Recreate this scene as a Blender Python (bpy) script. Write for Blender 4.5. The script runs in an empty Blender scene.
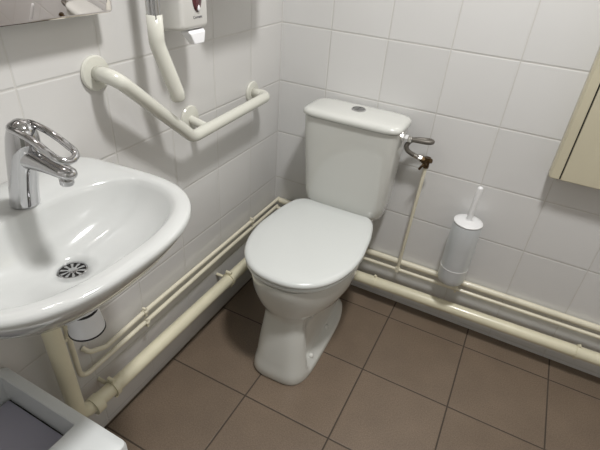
import bpy, bmesh, math
from mathutils import Vector, Matrix, Quaternion
PI = math.pi
C = bpy.context.scene.collection
R = math.radians

# ------------------------------------------------------------------ materials
def mat(name, col, rough=0.5, metal=0.0, coat=0.0, bump=0.0, bscale=60, var=0.0, vscale=8, emis=None, spec=0.5):
    m = bpy.data.materials.new(name); m.use_nodes = True
    nt = m.node_tree; b = nt.nodes['Principled BSDF']
    b.inputs['Base Color'].default_value = (*col, 1)
    b.inputs['Roughness'].default_value = rough
    b.inputs['Metallic'].default_value = metal
    b.inputs['Coat Weight'].default_value = coat
    b.inputs['Coat Roughness'].default_value = 0.06
    b.inputs['Specular IOR Level'].default_value = spec
    if emis:
        b.inputs['Emission Color'].default_value = (*emis[0], 1)
        b.inputs['Emission Strength'].default_value = emis[1]
    tc = nt.nodes.new('ShaderNodeTexCoord')
    if var:
        n = nt.nodes.new('ShaderNodeTexNoise'); n.inputs['Scale'].default_value = vscale
        n.inputs['Detail'].default_value = 4
        nt.links.new(tc.outputs['Object'], n.inputs['Vector'])
        r = nt.nodes.new('ShaderNodeMapRange')
        r.inputs['From Min'].default_value = .3; r.inputs['From Max'].default_value = .7
        r.inputs['To Min'].default_value = 1 - var; r.inputs['To Max'].default_value = 1 + var * .4
        nt.links.new(n.outputs['Fac'], r.inputs['Value'])
        mx = nt.nodes.new('ShaderNodeVectorMath'); mx.operation = 'SCALE'
        mx.inputs[0].default_value = col
        nt.links.new(r.outputs['Result'], mx.inputs['Scale'])
        nt.links.new(mx.outputs['Vector'], b.inputs['Base Color'])
    if bump:
        n = nt.nodes.new('ShaderNodeTexNoise'); n.inputs['Scale'].default_value = bscale
        nt.links.new(tc.outputs['Object'], n.inputs['Vector'])
        bp = nt.nodes.new('ShaderNodeBump'); bp.inputs['Strength'].default_value = bump
        bp.inputs['Distance'].default_value = 0.002
        nt.links.new(n.outputs['Fac'], bp.inputs['Height'])
        nt.links.new(bp.outputs['Normal'], b.inputs['Normal'])
    return m

def tile_mat(name, axes, offs, sizes, col, grout, gw, rough, soft, depth, speck=0.0, tilevar=0.02, coat=0.0, extra=None):
    """tiles laid on a plane: axes like 'XZ'; offs = a joint position on each axis"""
    m = bpy.data.materials.new(name); m.use_nodes = True
    nt = m.node_tree; N = nt.nodes; L = nt.links; b = N['Principled BSDF']
    b.inputs['Coat Weight'].default_value = coat
    tc = N.new('ShaderNodeTexCoord'); sep = N.new('ShaderNodeSeparateXYZ')
    L.new(tc.outputs['Object'], sep.inputs[0])
    def M(op, a, bb=None, c=None):
        n = N.new('ShaderNodeMath'); n.operation = op
        for i, v in enumerate((a, bb, c)):
            if v is None: continue
            if isinstance(v, (int, float)): n.inputs[i].default_value = v
            else: L.new(v, n.inputs[i])
        return n.outputs[0]
    ds, ids = [], []
    for ax, o, s in zip(axes, offs, sizes):
        u = M('DIVIDE', M('SUBTRACT', sep.outputs[ax], o), s)
        f = M('FRACT', M('ADD', u, 100.5))
        ds.append(M('MULTIPLY', M('ABSOLUTE', M('SUBTRACT', f, 0.5)), s))
        ids.append(M('FLOOR', u))
    if extra:                                        # one more joint line
        ax, o = extra
        ds.append(M('ABSOLUTE', M('SUBTRACT', sep.outputs[ax], o)))
    d = M('MINIMUM', ds[0], ds[1])
    if extra: d = M('MINIMUM', d, ds[2])
    def rng(v, a, bb, c, e, t='SMOOTHSTEP'):
        n = N.new('ShaderNodeMapRange'); n.interpolation_type = t
        for k, x in zip(('From Min', 'From Max', 'To Min', 'To Max'), (a, bb, c, e)): n.inputs[k].default_value = x
        L.new(v, n.inputs['Value']); return n.outputs['Result']
    mask = rng(d, gw * .5, gw * .5 + .0007, 0, 1)
    cmb = N.new('ShaderNodeCombineXYZ'); L.new(ids[0], cmb.inputs[0]); L.new(ids[1], cmb.inputs[1])
    wn = N.new('ShaderNodeTexWhiteNoise'); wn.noise_dimensions = '3D'; L.new(cmb.outputs[0], wn.inputs['Vector'])
    k = rng(wn.outputs['Value'], 0, 1, 1 - tilevar, 1 + tilevar, 'LINEAR')
    if speck:
        ns = N.new('ShaderNodeTexNoise'); ns.inputs['Scale'].default_value = 260; ns.inputs['Detail'].default_value = 3
        L.new(tc.outputs['Object'], ns.inputs['Vector'])
        k = M('MULTIPLY', k, rng(ns.outputs['Fac'], .3, .7, 1 - speck, 1 + speck, 'LINEAR'))
        n2 = N.new('ShaderNodeTexNoise'); n2.inputs['Scale'].default_value = 9; n2.inputs['Detail'].default_value = 5
        L.new(tc.outputs['Object'], n2.inputs['Vector'])
        k = M('MULTIPLY', k, rng(n2.outputs['Fac'], .3, .7, .93, 1.07, 'LINEAR'))
    sc = N.new('ShaderNodeVectorMath'); sc.operation = 'SCALE'; sc.inputs[0].default_value = col; L.new(k, sc.inputs['Scale'])
    mx = N.new('ShaderNodeMix'); mx.data_type = 'RGBA'
    mx.inputs[6].default_value = (*grout, 1); L.new(mask, mx.inputs[0]); L.new(sc.outputs[0], mx.inputs[7])
    L.new(mx.outputs[2], b.inputs['Base Color'])
    L.new(rng(mask, 0, 1, .85, rough, 'LINEAR'), b.inputs['Roughness'])
    h = rng(d, gw * .3, soft, 0, 1)
    nz = N.new('ShaderNodeTexNoise'); nz.inputs['Scale'].default_value = 14 if not speck else 180
    L.new(tc.outputs['Object'], nz.inputs['Vector'])
    hh = M('ADD', h, M('MULTIPLY', nz.outputs['Fac'], .25 if not speck else .3))
    bp = N.new('ShaderNodeBump'); bp.inputs['Strength'].default_value = 1; bp.inputs['Distance'].default_value = depth
    L.new(hh, bp.inputs['Height']); L.new(bp.outputs['Normal'], b.inputs['Normal'])
    return m

WT = (0.70, 0.695, 0.685); WL = (0.66, 0.65, 0.635); WG = (0.60, 0.585, 0.555)  # WL is the same tile darkened: left wall shade put into the colour
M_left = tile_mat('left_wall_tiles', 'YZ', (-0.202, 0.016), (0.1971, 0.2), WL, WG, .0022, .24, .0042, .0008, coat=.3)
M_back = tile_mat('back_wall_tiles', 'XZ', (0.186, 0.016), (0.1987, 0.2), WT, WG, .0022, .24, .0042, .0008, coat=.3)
M_floor = tile_mat('brown_floor_tiles', 'XY', (0.0055, -0.107), (0.2998, 0.299), (0.178, 0.132, 0.094), (0.058, 0.044, 0.033), .004, .42, .005, .0006, speck=.22, tilevar=.05)
M_plaster = mat('painted_plaster', (.72, .71, .68), .7, bump=.1)
M_ceramic = mat('glazed_ceramic', (.665, .67, .635), .12, coat=.6, bump=.02, bscale=6)
M_basin = mat('white_basin_ceramic', (.575, .585, .575), .1, coat=.6, bump=.015, bscale=5)
M_seat = mat('white_seat_plastic', (.68, .70, .685), .22, coat=.3)
M_chrome = mat('chrome', (.56, .56, .57), .07, 1.0, bump=.05, bscale=9)
M_steel = mat('dull_steel', (.19, .175, .155), .5, .75, bump=.3, bscale=400)
M_button = mat('grey_satin_button', (.22, .22, .22), .3, .7)
M_cream = mat('cream_bar_enamel', (.67, .665, .595), .2, coat=.5, bump=.03, bscale=20)
M_pipe = mat('cream_pipe_paint', (.78, .735, .585), .32, coat=.3, bump=.25, bscale=40, var=.10, vscale=14)
M_pvc = mat('cream_waste_pipe_paint', (.80, .755, .57), .3, coat=.3, bump=.15, bscale=25, var=.10, vscale=9)
M_cab = mat('beige_cabinet_paint', (.58, .535, .40), .38, coat=.2, bump=.08, bscale=30, var=.04)
M_dark = mat('dark_gap', (.012, .011, .01), .8)
M_rubber = mat('black_rubber', (.015, .015, .018), .5)
M_white = mat('white_plastic', (.80, .80, .80), .3, coat=.2)
M_trap = mat('white_trap_plastic', (.80, .81, .83), .3, coat=.2)
M_disp = mat('off_white_dispenser_plastic', (.68, .67, .64), .3, coat=.3)
M_lever = mat('bright_white_plastic', (.9, .9, .92), .25)
M_red = mat('dark_red_window', (.10, .018, .025), .12, coat=.8, var=.4, vscale=60)
M_ink = mat('grey_ink', (.12, .12, .14), .5)
M_brush = mat('silver_grey_holder_plastic', (.66, .69, .71), .3, .25, coat=.3)
M_brass = mat('tarnished_brass', (.12, .075, .035), .4, .85, bump=.4, bscale=90, var=.5, vscale=60)
M_nickel = mat('worn_nickel', (.55, .53, .50), .2, 1.0)
M_bin = mat('white_bin_plastic', (.66, .68, .68), .4, coat=.1)
M_lilac = mat('lilac_grey_lid_plastic', (.42, .41, .49), .45)
M_mirror = mat('mirror_glass', (.84, .80, .79), .02, 1.0)
M_edge = mat('mirror_edge', (.55, .56, .54), .2, .3)
M_lamp = mat('lamp_diffuser', (.9, .9, .9), .4, emis=((1, .97, .92), 4))
M_door = mat('grey_green_door_paint', (.32, .33, .30), .4, var=.05)
M_capw = mat('white_cap', (.74, .735, .70), .25, coat=.4)

# ------------------------------------------------------------------ mesh helpers
def link(name, bm, m, parent=None, smooth=True, bevel=0, subsurf=0, angle=40):
    me = bpy.data.meshes.new(name)
    bmesh.ops.recalc_face_normals(bm, faces=bm.faces)
    bm.to_mesh(me); bm.free()
    me.materials.append(m)
    o = bpy.data.objects.new(name, me); C.objects.link(o)
    if parent:
        o.parent = parent
        o.matrix_parent_inverse = Matrix.Identity(4)
    if smooth:
        me.shade_smooth()
        if angle < 180:
            me.set_sharp_from_angle(angle=R(angle))
    if bevel:
        b = o.modifiers.new('b', 'BEVEL'); b.width = bevel; b.segments = 3; b.limit_method = 'ANGLE'; b.angle_limit = R(40)
        b.harden_normals = False
    if subsurf:
        s = o.modifiers.new('s', 'SUBSURF'); s.levels = subsurf; s.render_levels = subsurf
    return o

def thing(name, label, cat, loc=(0, 0, 0), group=None):
    o = bpy.data.objects.new(name, None); C.objects.link(o); o.location = loc
    o.empty_display_size = .05
    return tag(o, label, cat, group)

def tag(o, label, cat, group=None):
    o['label'] = label; o['category'] = cat
    if group: o['group'] = group
    return o

def box(bm, a, b):
    x0, y0, z0 = a; x1, y1, z1 = b
    v = [bm.verts.new(p) for p in ((x0, y0, z0), (x1, y0, z0), (x1, y1, z0), (x0, y1, z0), (x0, y0, z1), (x1, y0, z1), (x1, y1, z1), (x0, y1, z1))]
    for f in ((0, 3, 2, 1), (4, 5, 6, 7), (0, 1, 5, 4), (1, 2, 6, 5), (2, 3, 7, 6), (3, 0, 4, 7)):
        bm.faces.new([v[i] for i in f])

def loft(bm, rings, cap0=True, cap1=True):
    vs = [[bm.verts.new(p) for p in r] for r in rings]
    n = len(vs[0])
    for a, b in zip(vs, vs[1:]):
        for i in range(n):
            bm.faces.new((a[i], a[(i + 1) % n], b[(i + 1) % n], b[i]))
    if cap0: bm.faces.new(list(reversed(vs[0])))
    if cap1: bm.faces.new(vs[-1])
    return vs

def fillet(pts, r, seg=8):
    P = [Vector(p) for p in pts]; out = [P[0]]
    for i in range(1, len(P) - 1):
        a, b, c = P[i - 1], P[i], P[i + 1]
        u = (a - b); v = (c - b); lu, lv = u.length, v.length; u.normalize(); v.normalize()
        ang = u.angle(v)
        if ang > PI - .01: out.append(b); continue
        rr = r[i - 1] if isinstance(r, (list, tuple)) else r
        t = min(rr / math.tan(ang / 2), lu * .49, lv * .49); rr = t * math.tan(ang / 2)
        ctr = b + (u + v).normalized() * (rr / math.sin(ang / 2))
        p0 = b + u * t - ctr; p1 = b + v * t - ctr
        ax = p0.cross(p1).normalized(); tot = p0.angle(p1)
        for k in range(seg + 1):
            out.append(ctr + Quaternion(ax, tot * k / seg) @ p0)
    out.append(P[-1]); return out

def tube(bm, path, r, n=20, closed=False, cap=True):
    P = [Vector(p) for p in path]; m = len(P)
    rad = r if isinstance(r, (list, tuple)) else [r] * m
    T = []
    for i in range(m):
        if closed: t = P[(i + 1) % m] - P[i - 1]
        else: t = P[min(i + 1, m - 1)] - P[max(i - 1, 0)]
        T.append(t.normalized())
    nrm = T[0].orthogonal().normalized()
    rings = []
    for i in range(m):
        if i:
            q = T[i - 1].rotation_difference(T[i]); nrm = q @ nrm
        nrm = (nrm - T[i] * nrm.dot(T[i])).normalized()
        bi = T[i].cross(nrm)
        rings.append([P[i] + (nrm * math.cos(2 * PI * k / n) + bi * math.sin(2 * PI * k / n)) * rad[i] for k in range(n)])
    if closed:
        rings.append(rings[0])
        vs = [[bm.verts.new(p) for p in rr] for rr in rings[:-1]]; vs.append(vs[0])
        for a, b in zip(vs, vs[1:]):
            for i in range(n): bm.faces.new((a[i], a[(i + 1) % n], b[(i + 1) % n], b[i]))
    else: loft(bm, rings, cap, cap)

def capped(bm, path, r, n=20, dome=.4, first=True):
    """tube with rounded ends"""
    P = [Vector(p) for p in path]
    t0 = (P[0] - P[1]).normalized(); t1 = (P[-1] - P[-2]).normalized()
    pre, rp, post, rq = [], [], [], []
    for k in range(5, 0, -1):
        a = k / 5 * PI / 2
        pre.append(P[0] + t0 * r * dome * math.sin(a)); rp.append(max(r * math.cos(a), r * .03))
    for k in range(1, 6):
        a = k / 5 * PI / 2
        post.append(P[-1] + t1 * r * dome * math.sin(a)); rq.append(max(r * math.cos(a), r * .03))
    if not first: pre, rp = [], []
    tube(bm, pre + P + post, rp + [r] * len(P) + rq, n)

def lathe(bm, prof, n=40, origin=(0, 0, 0), axis=(0, 0, 1), cap0=True, cap1=True):
    ax = Vector(axis).normalized(); u = ax.orthogonal().normalized(); v = ax.cross(u); o = Vector(origin)
    loft(bm, [[o + ax * h + (u * math.cos(2 * PI * k / n) + v * math.sin(2 * PI * k / n)) * max(r, .0003) for k in range(n)] for r, h in prof], cap0, cap1)

def sup(n_pts, hx, hy, ex, cx=0, cy=0, z=0):
    out = []
    for k in range(n_pts):
        a = 2 * PI * k / n_pts; c, s = math.cos(a), math.sin(a)
        out.append(Vector((cx + hx * math.copysign(abs(c) ** (2 / ex), c), cy + hy * math.copysign(abs(s) ** (2 / ex), s), z)))
    return out

def struct(name, bm, m, **k):
    o = link(name, bm, m, smooth=False, **k); o['kind'] = 'structure'; return o

# ------------------------------------------------------------------ room shell
W, D, H = 1.75, 2.15, 2.5
b = bmesh.new(); box(b, (-.12, -D - .12, -.1), (W + .12, .12, 0)); struct('floor', b, M_floor)
b = bmesh.new(); box(b, (-.12, -D - .12, H), (W + .12, .12, H + .1)); struct('ceiling', b, M_plaster)
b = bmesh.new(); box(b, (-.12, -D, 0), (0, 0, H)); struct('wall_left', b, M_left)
b = bmesh.new(); box(b, (-.12, 0, 0), (W + .12, .12, H)); struct('wall_back', b, M_back)
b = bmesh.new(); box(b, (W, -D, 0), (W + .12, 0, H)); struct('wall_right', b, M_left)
# front wall (behind the camera) with a door opening
b = bmesh.new()
box(b, (-.12, -D - .12, 0), (.62, -D, H)); box(b, (1.50, -D - .12, 0), (W + .12, -D, H)); box(b, (.62, -D - .12, 2.05), (1.50, -D, H))
struct('wall_front', b, M_back)
b = bmesh.new(); box(b, (.62, -D - .08, 0.005), (1.50, -D - .03, 2.05)); dr = struct('door_1', b, M_door)
b = bmesh.new(); tube(b, fillet([(1.43, -D - .03, 1.02), (1.43, -D + .03, 1.02), (1.32, -D + .03, 1.02)], .012), .009); link('door_handle', b, M_steel, dr)

# ------------------------------------------------------------------ toilet
CX = 0.335
toi = thing('toilet', 'white ceramic close-coupled toilet with closed lid standing in the tiled corner', 'toilet', (CX, -.4, 0))
TO = Vector((CX, -.4, 0))
YAW = R(1.6)
def yaw(p):
    x, y = p.x, p.y - .28
    return Vector((x * math.cos(YAW) - y * math.sin(YAW) - .004, x * math.sin(YAW) + y * math.cos(YAW) + .28, p.z))
def sm(a, b_, x):
    t = max(0, min(1, (x - a) / (b_ - a))); return t * t * (3 - 2 * t)
def dring(z, yf, yb, hw, wpos=.45, ef=2.3, eb=3.2, n=64):
    """egg plan: front at yf, back at yb, widest at wpos from the front"""
    yc = yf + (yb - yf) * wpos; out = []
    for k in range(n):
        a = 2 * PI * k / n; c, s = math.cos(a), math.sin(a)
        e = ef if s < 0 else eb
        x = hw * math.copysign(abs(c) ** (2 / e), c)
        L = (yc - yf) if s < 0 else (yb - yc)
        y = yc + L * math.copysign(abs(s) ** (2 / e), s)
        out.append(Vector((x, y, z)))
    return out
secs = [ # z, front, back, half width, widest, ef, eb
    (0.000, -.606, -.14, .106, .40, 3.8, 4),
    (0.012, -.610, -.14, .108, .40, 3.8, 4),
    (0.035, -.606, -.14, .105, .40, 3.8, 4),
    (0.050, -.602, -.14, .103, .40, 3.8, 4),
    (0.070, -.598, -.14, .102, .40, 3.4, 4),
    (0.130, -.588, -.14, .097, .40, 3.4, 4),
    (0.190, -.573, -.12, .093, .40, 3.3, 4),
    (0.232, -.564, -.10, .094, .40, 3.0, 4),
    (0.250, -.564, -.08, .104, .42, 2.6, 4),
    (0.268, -.574, -.07, .127, .44, 2.4, 4),
    (0.295, -.586, -.06, .151, .45, 2.3, 4),
    (0.330, -.596, -.04, .168, .48, 2.25, 4),
    (0.365, -.602, -.03, .177, .50, 2.2, 4),
    (0.392, -.605, -.02, .181, .52, 2.2, 4),
    (0.402, -.603, -.02, .179, .52, 2.2, 4),
    (0.405, -.593, -.03, .168, .52, 2.2, 4)]
b = bmesh.new(); rings = []
for z, yf, yb, hw, wp, ef, eb in secs:
    ring = dring(z, yf, yb, hw, wp, ef, eb, 96)
    out = []
    for p in ring:
        y = p.y; x = p.x
        # side recess behind the front column, above the foot flange
        k = sm(-.535, -.522, y) * sm(.034, .052, z) * (1 - sm(.225, .262, z))
        x *= 1 - k * (.26 - .05 * sm(.05, .2, z))
        # bowl narrows towards the back under the cistern
        kb = sm(-.40, -.18, y) * sm(.25, .30, z)
        x *= 1 - kb * .30
        out.append(yaw(Vector((x + .006 * (1 - sm(.0, .30, z)), y + .4, z))))
    rings.append(out)
loft(b, rings)
link('bowl', b, M_ceramic, toi, angle=60)
b = bmesh.new()
loft(b, [sup(48, .115, .052, 5, .006, .325, .37), sup(48, .118, .054, 5, .008, .325, .40), sup(48, .112, .050, 5, .010, .325, .4255)])
link('cistern_platform', b, M_ceramic, toi, angle=60)
def dring2(z, yf, yb, hw, **k): return [Vector((p.x, p.y + .4, p.z)) for p in dring(z, yf, yb, hw, **k)]
def seat_ring(z, grow, yb=-.126, fl=0.0):
    out = []
    for p in dring(z, -.609 - grow, yb + grow * .5, .187 + grow, .53, 2.3, 6.5, 96):
        x = p.x * (1 - .13 * sm(-.34, -.13, p.y)); out.append(yaw(Vector((x - .004, p.y + .4, z))))
    return out
b = bmesh.new(); loft(b, [seat_ring(.4062, -.012), seat_ring(.4075, -.006), seat_ring(.411, -.003), seat_ring(.418, -.003), seat_ring(.4215, -.006), seat_ring(.4225, -.012)])
link('seat', b, M_seat, toi, angle=60)
b = bmesh.new(); LR = [seat_ring(.4240, -.012), seat_ring(.4245, -.004), seat_ring(.427, 0), seat_ring(.433, .001), seat_ring(.4385, -.001), seat_ring(.4425, -.006), seat_ring(.4445, -.014)]
for s, dz in ((.80, .0462), (.55, .0472), (.28, .0477), (.02, .0478)):
    LR.append([Vector((p.x * s, (p.y - .02) * s + .02, .4 + dz)) for p in seat_ring(0, -.014)])
loft(b, LR); link('lid', b, M_seat, toi, angle=60)
for s in (-1, 1):
    b = bmesh.new(); lathe(b, [(.006, -.020), (.0085, -.017), (.0085, .017), (.006, .020)], 20, (s * .078 - .012, .262, .418), (1, 0, 0))
    link('hinge', b, M_seat, toi)
# cistern
def cring(z, hx, y0, y1, e=7): return sup(72, hx, (y0 - y1) / 2, e, .013, (y0 + y1) / 2 + .4, z)
b = bmesh.new()
loft(b, [cring(.424, .105, -.03, -.105, 4), cring(.426, .125, -.022, -.123, 4.5), cring(.433, .141, -.018, -.134, 5), cring(.449, .149, -.015, -.142, 5.5), cring(.487, .153, -.013, -.149, 6),
         cring(.61, .159, -.013, -.160, 6.5), cring(.75, .165, -.013, -.170, 7), cring(.773, .166, -.013, -.171, 7)])
link('cistern', b, M_ceramic, toi, angle=60)
b = bmesh.new()
loft(b, [cring(.7745, .162, -.012, -.168, 6), cring(.776, .170, -.010, -.176, 6), cring(.779, .173, -.009, -.179, 6), cring(.787, .1735, -.009, -.179, 6),
         cring(.793, .171, -.011, -.176, 6), cring(.798, .163, -.016, -.169, 5.5), cring(.8005, .148, -.026, -.158, 5), cring(.8025, .10, -.045, -.135, 4), cring(.803, .05, -.07, -.11, 3), cring(.803, .004, -.09, -.092, 2)])
link('cistern_lid', b, M_ceramic, toi, angle=70)
b = bmesh.new(); lathe(b, [(.024, -.004), (.024, .003), (.0225, .0045), (.020, .0045), (.020, .002)], 40, (.013, .314, .8022)); ring_ = link('flush_button_ring', b, M_chrome, toi)
for s in (-1, 1):
    b = bmesh.new(); pts = [Vector((.0007 * s, .31, .8065))]
    arc = [(s * .0008, -.019)] + [(s * (.0008 + .018 * math.sin(PI * k / 16)), -.019 * math.cos(PI * k / 16)) for k in range(1, 16)] + [(s * .0008, .019)]
    loft(b, [[Vector((x + .013, .314 + y, .803)) for x, y in arc], [Vector((x + .013, .314 + y, .8065)) for x, y in arc]])
    link('flush_button', b, M_button, toi, bevel=.0006)
# bolt caps on the foot flange
for s in (-1, 1):
    for yy, xx, zz in ((-.485, .0925, .043), (-.335, .0865, .045)):
        q = yaw(Vector((s * xx, yy + .4, zz + .004)))
        b = bmesh.new(); lathe(b, [(.009, -.010), (.009, .002), (.007, .006), (.003, .0085), (.0005, .009)], 20, q, (s * .5, -.1, .85))
        link('bolt_cap', b, M_capw, toi)
# inlet stub on the cistern side
b = bmesh.new(); lathe(b, [(.011, 0), (.013, .002), (.013, .012), (.010, .014)], 6, (.176, .335, .737), (1, 0, 0)); link('inlet_nut', b, M_white, toi, smooth=False)

# ------------------------------------------------------------------ water supply: hose + valve + riser
hx = .520
th = thing('supply_hose', 'braided grey flexible hose looping from the cistern side to the stop valve', 'hose', (hx, -.065, .737))
HO = Vector((hx, -.065, .737))
path = [(hx + .004, -.065, .737), (hx + .026, -.067, .738), (hx + .068, -.068, .741), (hx + .082, -.055, .741), (hx + .066, -.040, .738), (hx + .020, -.050, .732), (hx + .004, -.062, .714), (hx + .010, -.062, .696), (hx + .032, -.054, .682), (hx + .055, -.048, .674)]
def spline(pts, seg=8):
    P = [Vector(p) for p in pts]; P = [2 * P[0] - P[1]] + P + [2 * P[-1] - P[-2]]; out = []
    for i in range(1, len(P) - 2):
        for k in range(seg):
            t = k / seg; a, b_, c, d = P[i - 1:i + 3]
            out.append(.5 * ((2 * b_) + (c - a) * t + (2 * a - 5 * b_ + 4 * c - d) * t * t + (3 * b_ - a - 3 * c + d) * t ** 3))
    out.append(P[-2]); return out
sp = [p - HO for p in spline(path)]
b = bmesh.new(); tube(b, sp, .0078, 16); link('braid', b, M_steel, th)
b = bmesh.new(); tube(b, [sp[0] + Vector((-.0, 0, 0)), sp[0] + Vector((.014, 0, 0))], .0105, 6); link('nut', b, M_nickel, th, smooth=False)
b = bmesh.new(); tube(b, [sp[-9], sp[-5]], .0082, 16); link('ferrule', b, M_nickel, th)
b = bmesh.new(); tube(b, [sp[-1] + Vector((-.008, 0, .001)), sp[-1] + Vector((.005, 0, -.0005))], .0105, 6); link('nut', b, M_nickel, th, smooth=False)
vx = .599
tv = thing('stop_valve', 'small tarnished brass stop valve on top of the thin riser pipe', 'valve', (vx, -.048, .670))
b = bmesh.new(); tube(b, [(-.023, 0, .002), (.004, 0, 0)], .0095, 16); tube(b, [(0, 0, -.024), (0, 0, .013)], [.0095, .0105], 16); lathe(b, [(.0125, -.004), (.0125, .004)], 6, (-.013, 0, .001), (1, 0, 0))
tube(b, [(0, 0, .002), (.014, -.006, .006)], .008, 16); link('valve_body', b, M_brass, tv)
b = bmesh.new(); tube(b, [(0, 0, 0), (-.004, -.022, -.004)], .005, 12)
tube(b, spline([(-.004, -.022, -.004), (-.010, -.026, -.012), (-.016, -.027, -.024)]), .0042, 12); lathe(b, [(.007, 0), (.007, .005)], 16, (-.003, -.019, -.004), (-.1, -1, -.1)); link('valve_handle', b, M_brass, tv)

rp = thing('riser_pipe', 'thin cream painted riser pipe running up the back wall to the stop valve', 'pipe', (vx - .004, -.044, .19))
b = bmesh.new(); tube(b, [(-.012, .012, .002), (-.011, .010, .03), (.004, -.004, .458)], .0062, 16); link('pipe', b, M_pipe, rp)
b = bmesh.new(); tube(b, [(-.0125, .0105, -.010), (-.0125, .0105, .010)], .0085, 16); link('tee_joint', b, M_pipe, rp)

# ------------------------------------------------------------------ pipes along back and left wall
def pipe(name, label, pts, r, rf, m, n=20, clips=(), cat='pipe'):
    o = Vector(pts[0]); t = thing(name, label, cat, o)
    b = bmesh.new(); tube(b, [p - o for p in fillet(pts, rf, 10)], r, n); link('pipe', b, m, t)
    for c, ax in clips:
        ax = Vector(ax); c = Vector(c) - o
        b = bmesh.new(); lathe(b, [(r + .0005, -.006), (r + .0028, -.006), (r + .0028, .006), (r + .0005, .006)], 24, c, ax)
        wall = Vector((-1, 0, 0)) if abs(ax.y) > .5 else Vector((0, 1, 0))
        if abs(ax.z) > .5: wall = Vector((-1, 0, 0))
        perp = ax.cross(wall).normalized()
        for s in (-1, 1):
            q = c + perp * s * (r + .005); lathe(b, [(.0042, -.006), (.0042, .006)], 10, q - wall * .001, wall)
        link('clip', b, m, t)
    return t
# big waste pipe on the back wall
pipe('waste_pipe', 'thick cream waste pipe running low along the back wall right of the toilet',
     [(.083, -.048, .092), (W - .002, -.048, .128)], .0225, .03, M_pvc, 28, [((.505, -.048, .103), (1, 0, 0)), ((1.255, -.048, .119), (1, 0, 0))])
# two small pipes on the back wall
pipe('supply_pipe', 'upper of two cream supply pipes along the back wall below the brush holder', [(.030, -.0145, .318), (.13, -.0145, .316), (.25, -.0145, .212), (W - .002, -.0145, .223)], .0118, .03, M_pipe, 16)
pipe('supply_pipe', 'lower thinner cream supply pipe along the back wall that the riser joins', [(.030, -.0335, .290), (.11, -.0335, .288), (.21, -.0335, .184), (W - .002, -.0335, .205)], .0068, .03, M_pipe, 16, [((.812, -.0335, .1945), (1, 0, 0))])
# left wall
wl = thing('waste_pipe', 'thick cream waste pipe with elbow under the basin running low along the left wall', 'pipe', (.055, -1.103, .2))
WO = Vector((.055, -1.103, .2))
b = bmesh.new(); tube(b, [Vector(p) - WO for p in fillet([(.053, -1.094, .70), (.053, -1.094, .205), (.056, -.98, .199)], .04, 10)], .0203, 28)
lathe(b, [(.0218, -.012), (.0265, -.012), (.0265, .012), (.0218, .012)], 28, (.002, .058, .0), (0, 1, 0)); link('elbow_pipe', b, M_pvc, wl)
b = bmesh.new(); tube(b, [Vector(p) - WO for p in fillet([(.056, -.99, .199), (.056, -.20, .185), (.056, -.09, .13)], .06, 10)], .0212, 28); link('straight_pipe', b, M_pvc, wl)
for yy in (-.985, -.43):
    b = bmesh.new(); zz = .199 - (yy + .99) * (-.0177) * -1
    c = Vector((.056, yy, zz)) - WO
    lathe(b, [(.0217, -.006), (.0262, -.006), (.0262, .006), (.0217, .006)], 28, c, (0, 1, 0))
    for s in (-1, 1): lathe(b, [(.006, -.012), (.006, .010)], 12, c + Vector((0, 0, s * .030)), (1, 0, 0)); 
    tube(b, [c + Vector((-.026, 0, 0)), c + Vector((-.0555, 0, 0))], .006, 10)
    link('clip', b, M_pvc, wl)
pipe('supply_pipe', 'upper of two thin cream pipes along the left wall, ending in a bend',
     [(.004, -1.008, .350), (.022, -1.004, .340), (.022, -.955, .314), (.022, -.80, .321), (.022, -.008, .322)], .0068, .02, M_pipe, 16, [((.022, -.808, .3207), (0, 1, 0)), ((.022, -.225, .3213), (0, 1, 0))])
pipe('supply_pipe', 'lower of two thin cream pipes along the left wall that turns up under the basin',
     [(.022, -1.043, .66), (.022, -1.043, .277), (.022, -.40, .288), (.022, -.020, .290)], .0068, [.028, .1], M_pipe, 16, [((.022, -.808, .2775), (0, 1, 0)), ((.022, -1.043, .435), (0, 0, 1))])

# ------------------------------------------------------------------ toilet brush holder
BX, BY = .782, -.068
tb = thing('toilet_brush_holder', 'silver-grey cylindrical toilet brush holder with white lid mounted on the back wall', 'brush holder', (BX, BY, .250))
b = bmesh.new(); lathe(b, [(.010, 0), (.034, .0), (.043, .004), (.0465, .012), (.0475, .03), (.048, .066)], 48); link('base_cup', b, M_brush, tb)
b = bmesh.new(); lathe(b, [(.0450, .064), (.0486, .066), (.049, .0675), (.0486, .0695), (.0450, .071)], 48); link('rim_ring', b, M_white, tb)
b = bmesh.new(); lathe(b, [(.048, .069), (.049, .16), (.0475, .245), (.0465, .249)], 48); link('holder_tube', b, M_brush, tb)
b = bmesh.new(); box(b, (-.018, .045, .10), (.018, .0675, .20)); link('wall_bracket', b, M_brush, tb, bevel=.002)
br = thing('toilet_brush', 'white brush lid and slim upright handle standing in the grey holder', 'toilet brush', (BX, BY, .500))
b = bmesh.new(); lathe(b, [(.046, 0), (.0478, .002), (.0478, .005), (.045, .0075), (.030, .0095), (.012, .0115), (.009, .016)], 48); link('lid', b, M_white, br)
b = bmesh.new(); capped(b, [(0, 0, .012), (.001, 0, .05), (.004, .0, .131)], .0095, 20, .9); link('handle', b, M_white, br)

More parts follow.
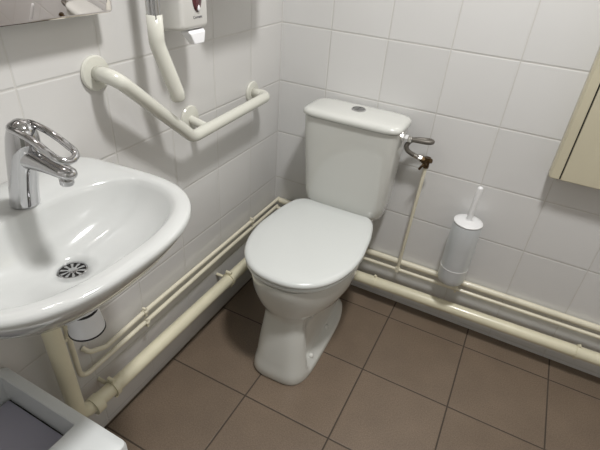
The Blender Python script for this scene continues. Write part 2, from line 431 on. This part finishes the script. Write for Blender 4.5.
# ------------------------------------------------------------------ wall cabinet on the back wall
cb = thing('wall_cabinet', 'beige painted wall cabinet with a dark door gap on the back wall at right', 'cabinet', (.957, 0, .716))
b = bmesh.new(); box(b, (0, -.050, 0), (.52, -.001, 1.1)); link('carcass', b, M_cab, cb, smooth=False, bevel=.007)
b = bmesh.new(); box(b, (0.004, -.060, .004), (.029, -.0502, 1.096)); link('side_frame', b, M_cab, cb, smooth=False, bevel=.003)
b = bmesh.new(); box(b, (.0293, -.0525, .005), (.0327, -.0502, 1.09)); link('gap', b, M_dark, cb, smooth=False)
b = bmesh.new(); box(b, (.033, -.060, .004), (.516, -.0502, 1.096)); dd = link('door', b, M_cab, cb, smooth=False, bevel=.003)
b = bmesh.new(); lathe(b, [(.006, 0), (.006, .012), (.012, .016), (.012, .022), (.008, .025)], 24, (.08, -.060, .55), (0, -1, 0)); link('knob', b, M_chrome, dd)

# ------------------------------------------------------------------ wash basin
SY, SZ = -1.105, .855
wb = thing('wash_basin', 'white ceramic wall-hung wash basin with an oval bowl on the left wall', 'basin', (0, SY, SZ))
def oring(z, xb, xf, hw, e=3.0, n=96, ef=None):
    """basin plan: flat back at xb, rounded front at xf"""
    xc = xb + (xf - xb) * .50; out = []
    for k in range(n):
        a = 2 * PI * k / n; c, s = math.cos(a), math.sin(a)
        if c >= 0:
            ee = ef or 2.5; x = xc + (xf - xc) * abs(c) ** (2 / ee); y = hw * math.copysign(abs(s) ** (2 / ee), s)
        else:
            ee = e * 3; x = xc - (xc - xb) * abs(c) ** (2 / ee); y = hw * math.copysign(abs(s) ** (2 / ee), s)
        out.append(Vector((x, y * (1 - .06 * sm(.5, 0, x / xf)), z)))
    return out
def iring(z, xb, xf, hw, e=2.4, n=96):
    xc = xb + (xf - xb) * .42; out = []
    for k in range(n):
        a = 2 * PI * k / n; c, s = math.cos(a), math.sin(a)
        L = xf - xc if c >= 0 else xc - xb
        out.append(Vector((xc + L * math.copysign(abs(c) ** (2 / e), c), hw * math.copysign(abs(s) ** (2 / e), s), z)))
    return out
FX = .384
b = bmesh.new()
rr = [oring(-.142, .001, .19, .075), oring(-.138, .001, .225, .105), oring(-.122, .001, .275, .145), oring(-.092, .001, .320, .178), oring(-.060, .001, .350, .202), oring(-.035, .001, .368, .217),
      oring(-.020, .001, FX - .006, .2245), oring(-.008, .001, FX - .001, .228), oring(-.002, .001, FX - .003, .2265), oring(0.0, .0015, FX - .008, .222),
      oring(0.001, .003, FX - .016, .214)]
inner = [iring(0.0005, .118, FX - .031, .200, 2.5), iring(-.003, .121, FX - .036, .195, 2.45), iring(-.012, .124, FX - .042, .189, 2.4), iring(-.030, .129, FX - .051, .178, 2.3), iring(-.050, .138, FX - .068, .156, 2.2),
         iring(-.067, .150, FX - .092, .124, 2.1), iring(-.079, .164, FX - .118, .083, 2.0), iring(-.086, .175, .251, .048, 2.0), iring(-.089, .181, .233, .027, 2.0), iring(-.097, .1825, .2315, .0245, 2.0)]
# keep the drain end concentric
def blend(ring, t):
    c = Vector((.213, 0, 0)); return ring
loft(b, rr + inner, True, True)
link('bowl', b, M_basin, wb, angle=70)
dx = .207
DZ = .005
b = bmesh.new(); lathe(b, [(.024, -.0965), (.0245, -.0915), (.0222, -.0905), (.021, -.0925), (.021, -.0955)], 40, (dx, 0, 0)); dr_ = link('drain_ring', b, M_chrome, wb)
b = bmesh.new(); lathe(b, [(.0215, -.0963), (.0215, -.0945)], 32, (dx, 0, 0)); link('drain_recess', b, M_dark, wb)
b = bmesh.new()
for k in range(10):
    a = 2 * PI * k / 10; c, s = math.cos(a), math.sin(a)
    P = [Vector((dx + c * r - s * w, s * r + c * w, -.0925)) for r, w in ((.008, -.0012), (.0205, -.0028), (.0205, .0028), (.008, .0012))]
    loft(b, [[Vector((p.x, p.y, -.0945)) for p in P], P])
lathe(b, [(.0085, -.0945), (.0085, -.0922), (.006, -.0915), (.001, -.0912)], 24, (dx, 0, 0)); link('drain_grate', b, M_chrome, wb, angle=30)

# bottle trap under the basin
tp = thing('bottle_trap', 'white plastic bottle trap with black seal rings hanging below the basin', 'trap', (.165, SY, .50))
TP = (.203, SY, .618)
tp.location = TP
b = bmesh.new(); lathe(b, [(.017, .092), (.017, .062), (.024, .058), (.0265, .052), (.030, .03), (.0325, .006), (.0332, .0008)], 40); link('trap_body', b, M_trap, tp)
b = bmesh.new(); lathe(b, [(.030, .0004), (.0342, .0004), (.0342, -.0026), (.030, -.0026)], 40); link('seal_ring', b, M_rubber, tp)
b = bmesh.new(); lathe(b, [(.0328, -.003), (.030, -.008), (.022, -.013), (.002, -.015)], 40); link('cup', b, M_trap, tp)
b = bmesh.new(); lathe(b, [(.0245, .052), (.0285, .052), (.0285, .0475), (.0245, .0475)], 40); link('seal_ring', b, M_rubber, tp)
b = bmesh.new(); tube(b, [(-.012, .0, .078), (-.124, .0, .076)], .014, 20); link('outlet_pipe', b, M_trap, tp)

# ------------------------------------------------------------------ tap
tap = thing('basin_tap', 'chrome single-lever mixer tap with an open loop handle on the basin', 'tap', (.098, SY + .016, .8565))
def ell(c, u, v, ru, rv, n=32): return [Vector(c) + Vector(u).normalized() * ru * math.cos(2 * PI * k / n) + Vector(v) * rv * math.sin(2 * PI * k / n) for k in range(n)]
X_, Y_ = (1, 0, 0), (0, 1, 0)
b = bmesh.new()
loft(b, [ell((0, 0, 0), X_, Y_, .0235, .0235), ell((.0005, 0, .003), X_, Y_, .0245, .0245), ell((.002, 0, .009), (1, 0, -.15), Y_, .0235, .0235), ell((.014, 0, .045), (1, 0, -.3), Y_, .0225, .0228), ell((.026, 0, .078), (1, 0, -.35), Y_, .0235, .0235),
         ell((.037, 0, .104), (1, 0, -.38), Y_, .0265, .0245), ell((.046, 0, .128), (1, 0, -.45), Y_, .0265, .0235), ell((.052, 0, .145), (1, 0, -.5), Y_, .0235, .0205), ell((.056, 0, .156), (1, 0, -.5), Y_, .0165, .0150), ell((.058, 0, .160), (1, 0, -.5), Y_, .0065, .006)])
link('tap_body', b, M_chrome, tap, angle=180)
def spr(x, z, ry, rz, tilt): return ell((x, 0, z), Y_, (math.sin(tilt), 0, math.cos(tilt)), ry, rz)
b = bmesh.new()
loft(b, [spr(.030, .102, .019, .024, .1), spr(.048, .103, .0195, .0225, .1), spr(.066, .102, .0175, .0185, .15), spr(.088, .101, .016, .0150, .15), spr(.110, .0995, .015, .0122, .15), spr(.128, .098, .0145, .0108, .1), spr(.141, .0975, .0125, .0092, .1), spr(.148, .097, .008, .0062, .1), spr(.150, .097, .002, .002, .1)])
link('spout', b, M_chrome, tap, angle=180)
b = bmesh.new(); lathe(b, [(.0098, 0), (.0108, .002), (.0108, .014), (.009, .017)], 28, (.129, 0, .077), (.05, 0, 1)); link('aerator', b, M_chrome, tap)
b = bmesh.new()
L0, L1 = Vector((.038, 0, .154)), Vector((.152, 0, .124)); ax = (L1 - L0).normalized(); hw = .0168
lp = []
for k in range(25):
    a = -PI / 2 + PI * k / 24; lp.append(L1 - ax * hw + ax * hw * math.cos(a) + Vector((0, 1, 0)) * hw * math.sin(a))
for k in range(25):
    a = PI / 2 + PI * k / 24; lp.append(L0 + ax * hw + ax * hw * math.cos(a) + Vector((0, 1, 0)) * hw * math.sin(a))
full = []
for i in range(len(lp)):
    p, q = lp[i], lp[(i + 1) % len(lp)]; full.append(p)
    if (q - p).length > .02:
        for k in range(1, 8): full.append(p.lerp(q, k / 8))
full = [p + Vector((0, 0, .008 * math.sin(PI * max(0, min(1, (p - L0).dot(ax) / (L1 - L0).length))))) for p in full]
tube(b, full, .0056, 14, closed=True)
link('lever_loop', b, M_chrome, tap, angle=180)
b = bmesh.new(); lathe(b, [(.0025, 0), (.0025, .0014)], 16, (.0345, -.004, .044), (1, -.15, -.3)); link('temperature_dot', b, M_ink, tap)

# ------------------------------------------------------------------ bin in the lower left
BZ = .475
bn = thing('waste_bin', 'white square plastic bin with raised rim and recessed lilac-grey lid below the basin', 'bin', (.184, -1.348, 0))
def rrect(hx, hy, r, z, n=8):
    out = []
    for cx, cy, a0 in ((hx - r, hy - r, 0), (-hx + r, hy - r, 90), (-hx + r, -hy + r, 180), (hx - r, -hy + r, 270)):
        for k in range(n + 1):
            a = R(a0 + 90 * k / n); out.append(Vector((cx + r * math.cos(a), cy + r * math.sin(a), z)))
    return out
hx_, hy_ = .176, .165
def irect(i, d): return [Vector((p.x - .045, p.y, p.z)) for p in rrect(hx_ - .065 - i, hy_ - .023 - i, .003, BZ - d)]
b = bmesh.new()
loft(b, [rrect(hx_ - .03, hy_ - .03, .02, 0), rrect(hx_ - .028, hy_ - .028, .02, .006), rrect(hx_ - .010, hy_ - .010, .012, BZ - .05), rrect(hx_ - .010, hy_ - .010, .012, BZ - .048), rrect(hx_, hy_, .012, BZ - .045), rrect(hx_, hy_, .012, BZ - .012), rrect(hx_ - .002, hy_ - .002, .012, BZ - .004), rrect(hx_ - .008, hy_ - .008, .010, BZ),
         irect(0, 0), irect(.002, .002), irect(.003, .075)], True, True)
link('bin_body', b, M_bin, bn, angle=35)
b = bmesh.new(); loft(b, [irect(.0075, .0748), irect(.0075, .069), irect(.0095, .068)]); link('recessed_lid', b, M_lilac, bn, angle=35)
b = bmesh.new(); loft(b, [irect(.0035, .0749), irect(.0035, .0742)]); link('shadow_gap', b, M_dark, bn)

# ------------------------------------------------------------------ grab rail
gr = thing('grab_rail', 'cream angled grab rail on the left wall beside the toilet', 'grab rail', (0, -.52, .826))
GO = Vector((0, -.52, .826)); gx = .066
b = bmesh.new(); tube(b, [p - GO for p in fillet([(.004, -.815, 1.008), (gx, -.822, 1.012), (gx, -.592, .806), (gx, -.198, .820), (.004, -.198, .820)], [.05, .05, .028], 12)], .0162, 28); link('rail', b, M_cream, gr, angle=180)
b = bmesh.new(); tube(b, [Vector((.004, -.525, .822)) - GO, Vector((gx - .008, -.525, .811)) - GO], .0125, 20); link('support_stub', b, M_cream, gr)
for yy, zz in ((-.815, 1.008), (-.525, .824), (-.198, .820)):
    b = bmesh.new(); lathe(b, [(.036, .0006), (.0365, .004), (.034, .0075), (.020, .0095)], 40, Vector((0, yy, zz)) - GO, (1, 0, 0)); link('flange', b, M_cream, gr)

# ------------------------------------------------------------------ folded-up support arm
fa = thing('hinged_support_arm', 'chrome support rail with bent cream hand grip hanging against the left wall', 'support rail', (.07, -.694, 1.12))
FO = Vector((.07, -.694, 1.12))
b = bmesh.new(); tube(b, [(0, 0, -.01), (0, 0, .42)], .0135, 24); link('rail', b, M_chrome, fa)
for dy in (-.0085,):
    b = bmesh.new(); tube(b, [(.0105, dy, -.01), (.0105, dy, .42)], .0045, 16); link('locking_rod', b, M_chrome, fa)
b = bmesh.new()
pp = fillet([(0, -.001, -.002), (0, -.001, -.062), (.022, .025, -.170), (.022, .027, -.184)], [.06, .03], 12)
capped(b, pp, .0172, 24, .5, False); link('grip', b, M_cream, fa, angle=180)
b = bmesh.new(); lathe(b, [(.033, 0), (.033, .005), (.026, .009), (.014, .012), (.014, .068)], 32, (-.0695, 0, .38), (1, 0, 0)); link('wall_mount', b, M_cream, fa)

# ------------------------------------------------------------------ soap dispenser
sd = thing('soap_dispenser', 'white wall soap dispenser with dark red oval window and push lever', 'soap dispenser', (0, -.5955, 1.080))
b = bmesh.new()
def dr3(x, y0, y1, z0, z1, r): return [Vector((x, p.x, p.y)) for p in [Vector((q.x + (y0 + y1) / 2, q.y + (z0 + z1) / 2)) for q in rrect((y1 - y0) / 2, (z1 - z0) / 2, r, 0)]]
loft(b, [dr3(.0008, -.050, .050, -.012, .24, .006), dr3(.06, -.050, .050, -.003, .24, .008), dr3(.092, -.049, .049, .0, .238, .008), dr3(.098, -.045, .045, .004, .234, .008), dr3(.1, -.040, .040, .009, .229, .008)])
link('housing', b, M_disp, sd, angle=50)
b = bmesh.new()
loft(b, [[Vector((.0985,   .008 + .0175 * math.cos(2 * PI * k / 32) * s, .074 + .038 * math.sin(2 * PI * k / 32) * s)) + Vector((dx_, 0, 0)) for k in range(32)] for s, dx_ in ((1, 0), (1, .0025), (.85, .0042), (.4, .0052))])
link('level_window', b, M_red, sd, angle=180)
b = bmesh.new()
loft(b, [[Vector((.1035 + dx_, .010 + .0040 * math.cos(2 * PI * k / 16) * s * (1 - .45 * math.sin(2 * PI * k / 16)), .045 + .0065 * math.sin(2 * PI * k / 16) * s)) for k in range(16)] for s, dx_ in ((1, -.002), (1, .0003), (.6, .001))])
link('drop_emblem', b, M_lever, sd, angle=180)
b = bmesh.new()
loft(b, [[Vector(p) for p in ((.072, -.022, -.004), (.072, .036, -.004), (.094, .036, -.001), (.094, -.022, -.001))],
         [Vector(p) for p in ((.072, -.021, -.010), (.072, .035, -.010), (.100, .035, -.008), (.100, -.021, -.008))],
         [Vector(p) for p in ((.086, -.010, -.033), (.086, .026, -.033), (.103, .026, -.032), (.103, -.010, -.032))]])
link('push_lever', b, M_lever, sd, smooth=False, bevel=.003)
# tiny grey maker's wording under the window
cu = bpy.data.curves.new('brand_text', 'FONT'); cu.body = 'Cormatic'; cu.size = .0085; cu.align_x = 'CENTER'; cu.extrude = .0002
tmp = bpy.data.objects.new('tmp', cu); C.objects.link(tmp)
bpy.context.view_layer.update()
me = bpy.data.meshes.new_from_object(tmp.evaluated_get(bpy.context.evaluated_depsgraph_get()))
bpy.data.objects.remove(tmp)
to = bpy.data.objects.new('lettering', me); me.materials.clear(); me.materials.append(M_ink); C.objects.link(to); to.parent = sd
to.location = (.1004, .008, .0235); to.rotation_euler = (R(90), 0, R(90))

# unseen towel dispenser above the picture, added to cast the left wall's shadow
pd = thing('shadow_dispenser', 'unseen white paper towel dispenser added above the grab rail to shade the left wall', 'towel dispenser', (0, -.375, 1.168))
b = bmesh.new(); loft(b, [dr3(.0008, -.13, .13, .0, .36, .01), dr3(.09, -.13, .13, .0, .36, .02), dr3(.115, -.122, .122, .01, .35, .02), dr3(.12, -.11, .11, .02, .34, .02)]); link('housing', b, M_disp, pd, angle=50)
b = bmesh.new(); box(b, (.05, -.10, -.006), (.056, .10, .004)); link('paper_sheet', b, M_white, pd, smooth=False)

# ------------------------------------------------------------------ mirror
mr = thing('wall_mirror', 'frameless rectangular mirror on the left wall above the basin', 'mirror', (.0, -1.1, 1.13))
b = bmesh.new(); loft(b, [[Vector((x, p.x, p.y + .3)) for p in rrect(.318 - i, .302 - i, .010, 0)] for x, i in ((.034, .0015), (.036, 0), (.0405, 0))]); link('backing', b, M_edge, mr, angle=30)
b = bmesh.new(); loft(b, [[Vector((x, p.x, p.y + .3)) for p in rrect(.318 - i, .302 - i, .010, 0)] for x, i in ((.0406, .0002), (.0445, .0002), (.0455, .0015))]); link('glass', b, M_mirror, mr, angle=30)
for yy in (-.25, .25):
    b = bmesh.new(); box(b, (.0005, yy - .02, .2), (.034, yy + .02, .4)); link('wall_spacer', b, M_edge, mr, smooth=False)
mr.rotation_euler = (0, 0, 0)

# ------------------------------------------------------------------ lamp and light
lf = thing('ceiling_light', 'round white ceiling light with frosted diffuser', 'ceiling light', (.84, -.82, H))
b = bmesh.new(); lathe(b, [(.15, 0), (.16, -.01), (.16, -.035), (.15, -.04)], 48); link('housing', b, M_white, lf)
b = bmesh.new(); lathe(b, [(.148, -.0402), (.14, -.055), (.09, -.070), (.002, -.075)], 48); link('diffuser', b, M_lamp, lf)
ld = bpy.data.lights.new('lamp', 'AREA'); ld.shape = 'DISK'; ld.size = .20; ld.energy = 27; ld.color = (1, .993, .982)
lo = bpy.data.objects.new('lamp_light', ld); C.objects.link(lo); lo.location = (.84, -.82, H - .082)
w = bpy.data.worlds.new('world'); bpy.context.scene.world = w; w.use_nodes = True
w.node_tree.nodes['Background'].inputs['Color'].default_value = (.8, .85, 1, 1)
w.node_tree.nodes['Background'].inputs['Strength'].default_value = .3

# ------------------------------------------------------------------ camera
cd = bpy.data.cameras.new('camera'); cd.sensor_width = 36; cd.lens = 451.03 / 600 * 36; cd.clip_start = .01
co = bpy.data.objects.new('camera', cd); C.objects.link(co)
co.location = (.8171, -1.4876, 1.2908); co.rotation_euler = (.9894, -.0660, .4773)
bpy.context.scene.camera = co
vs = bpy.context.scene.view_settings
vs.view_transform = 'Standard'; vs.exposure = 0.0
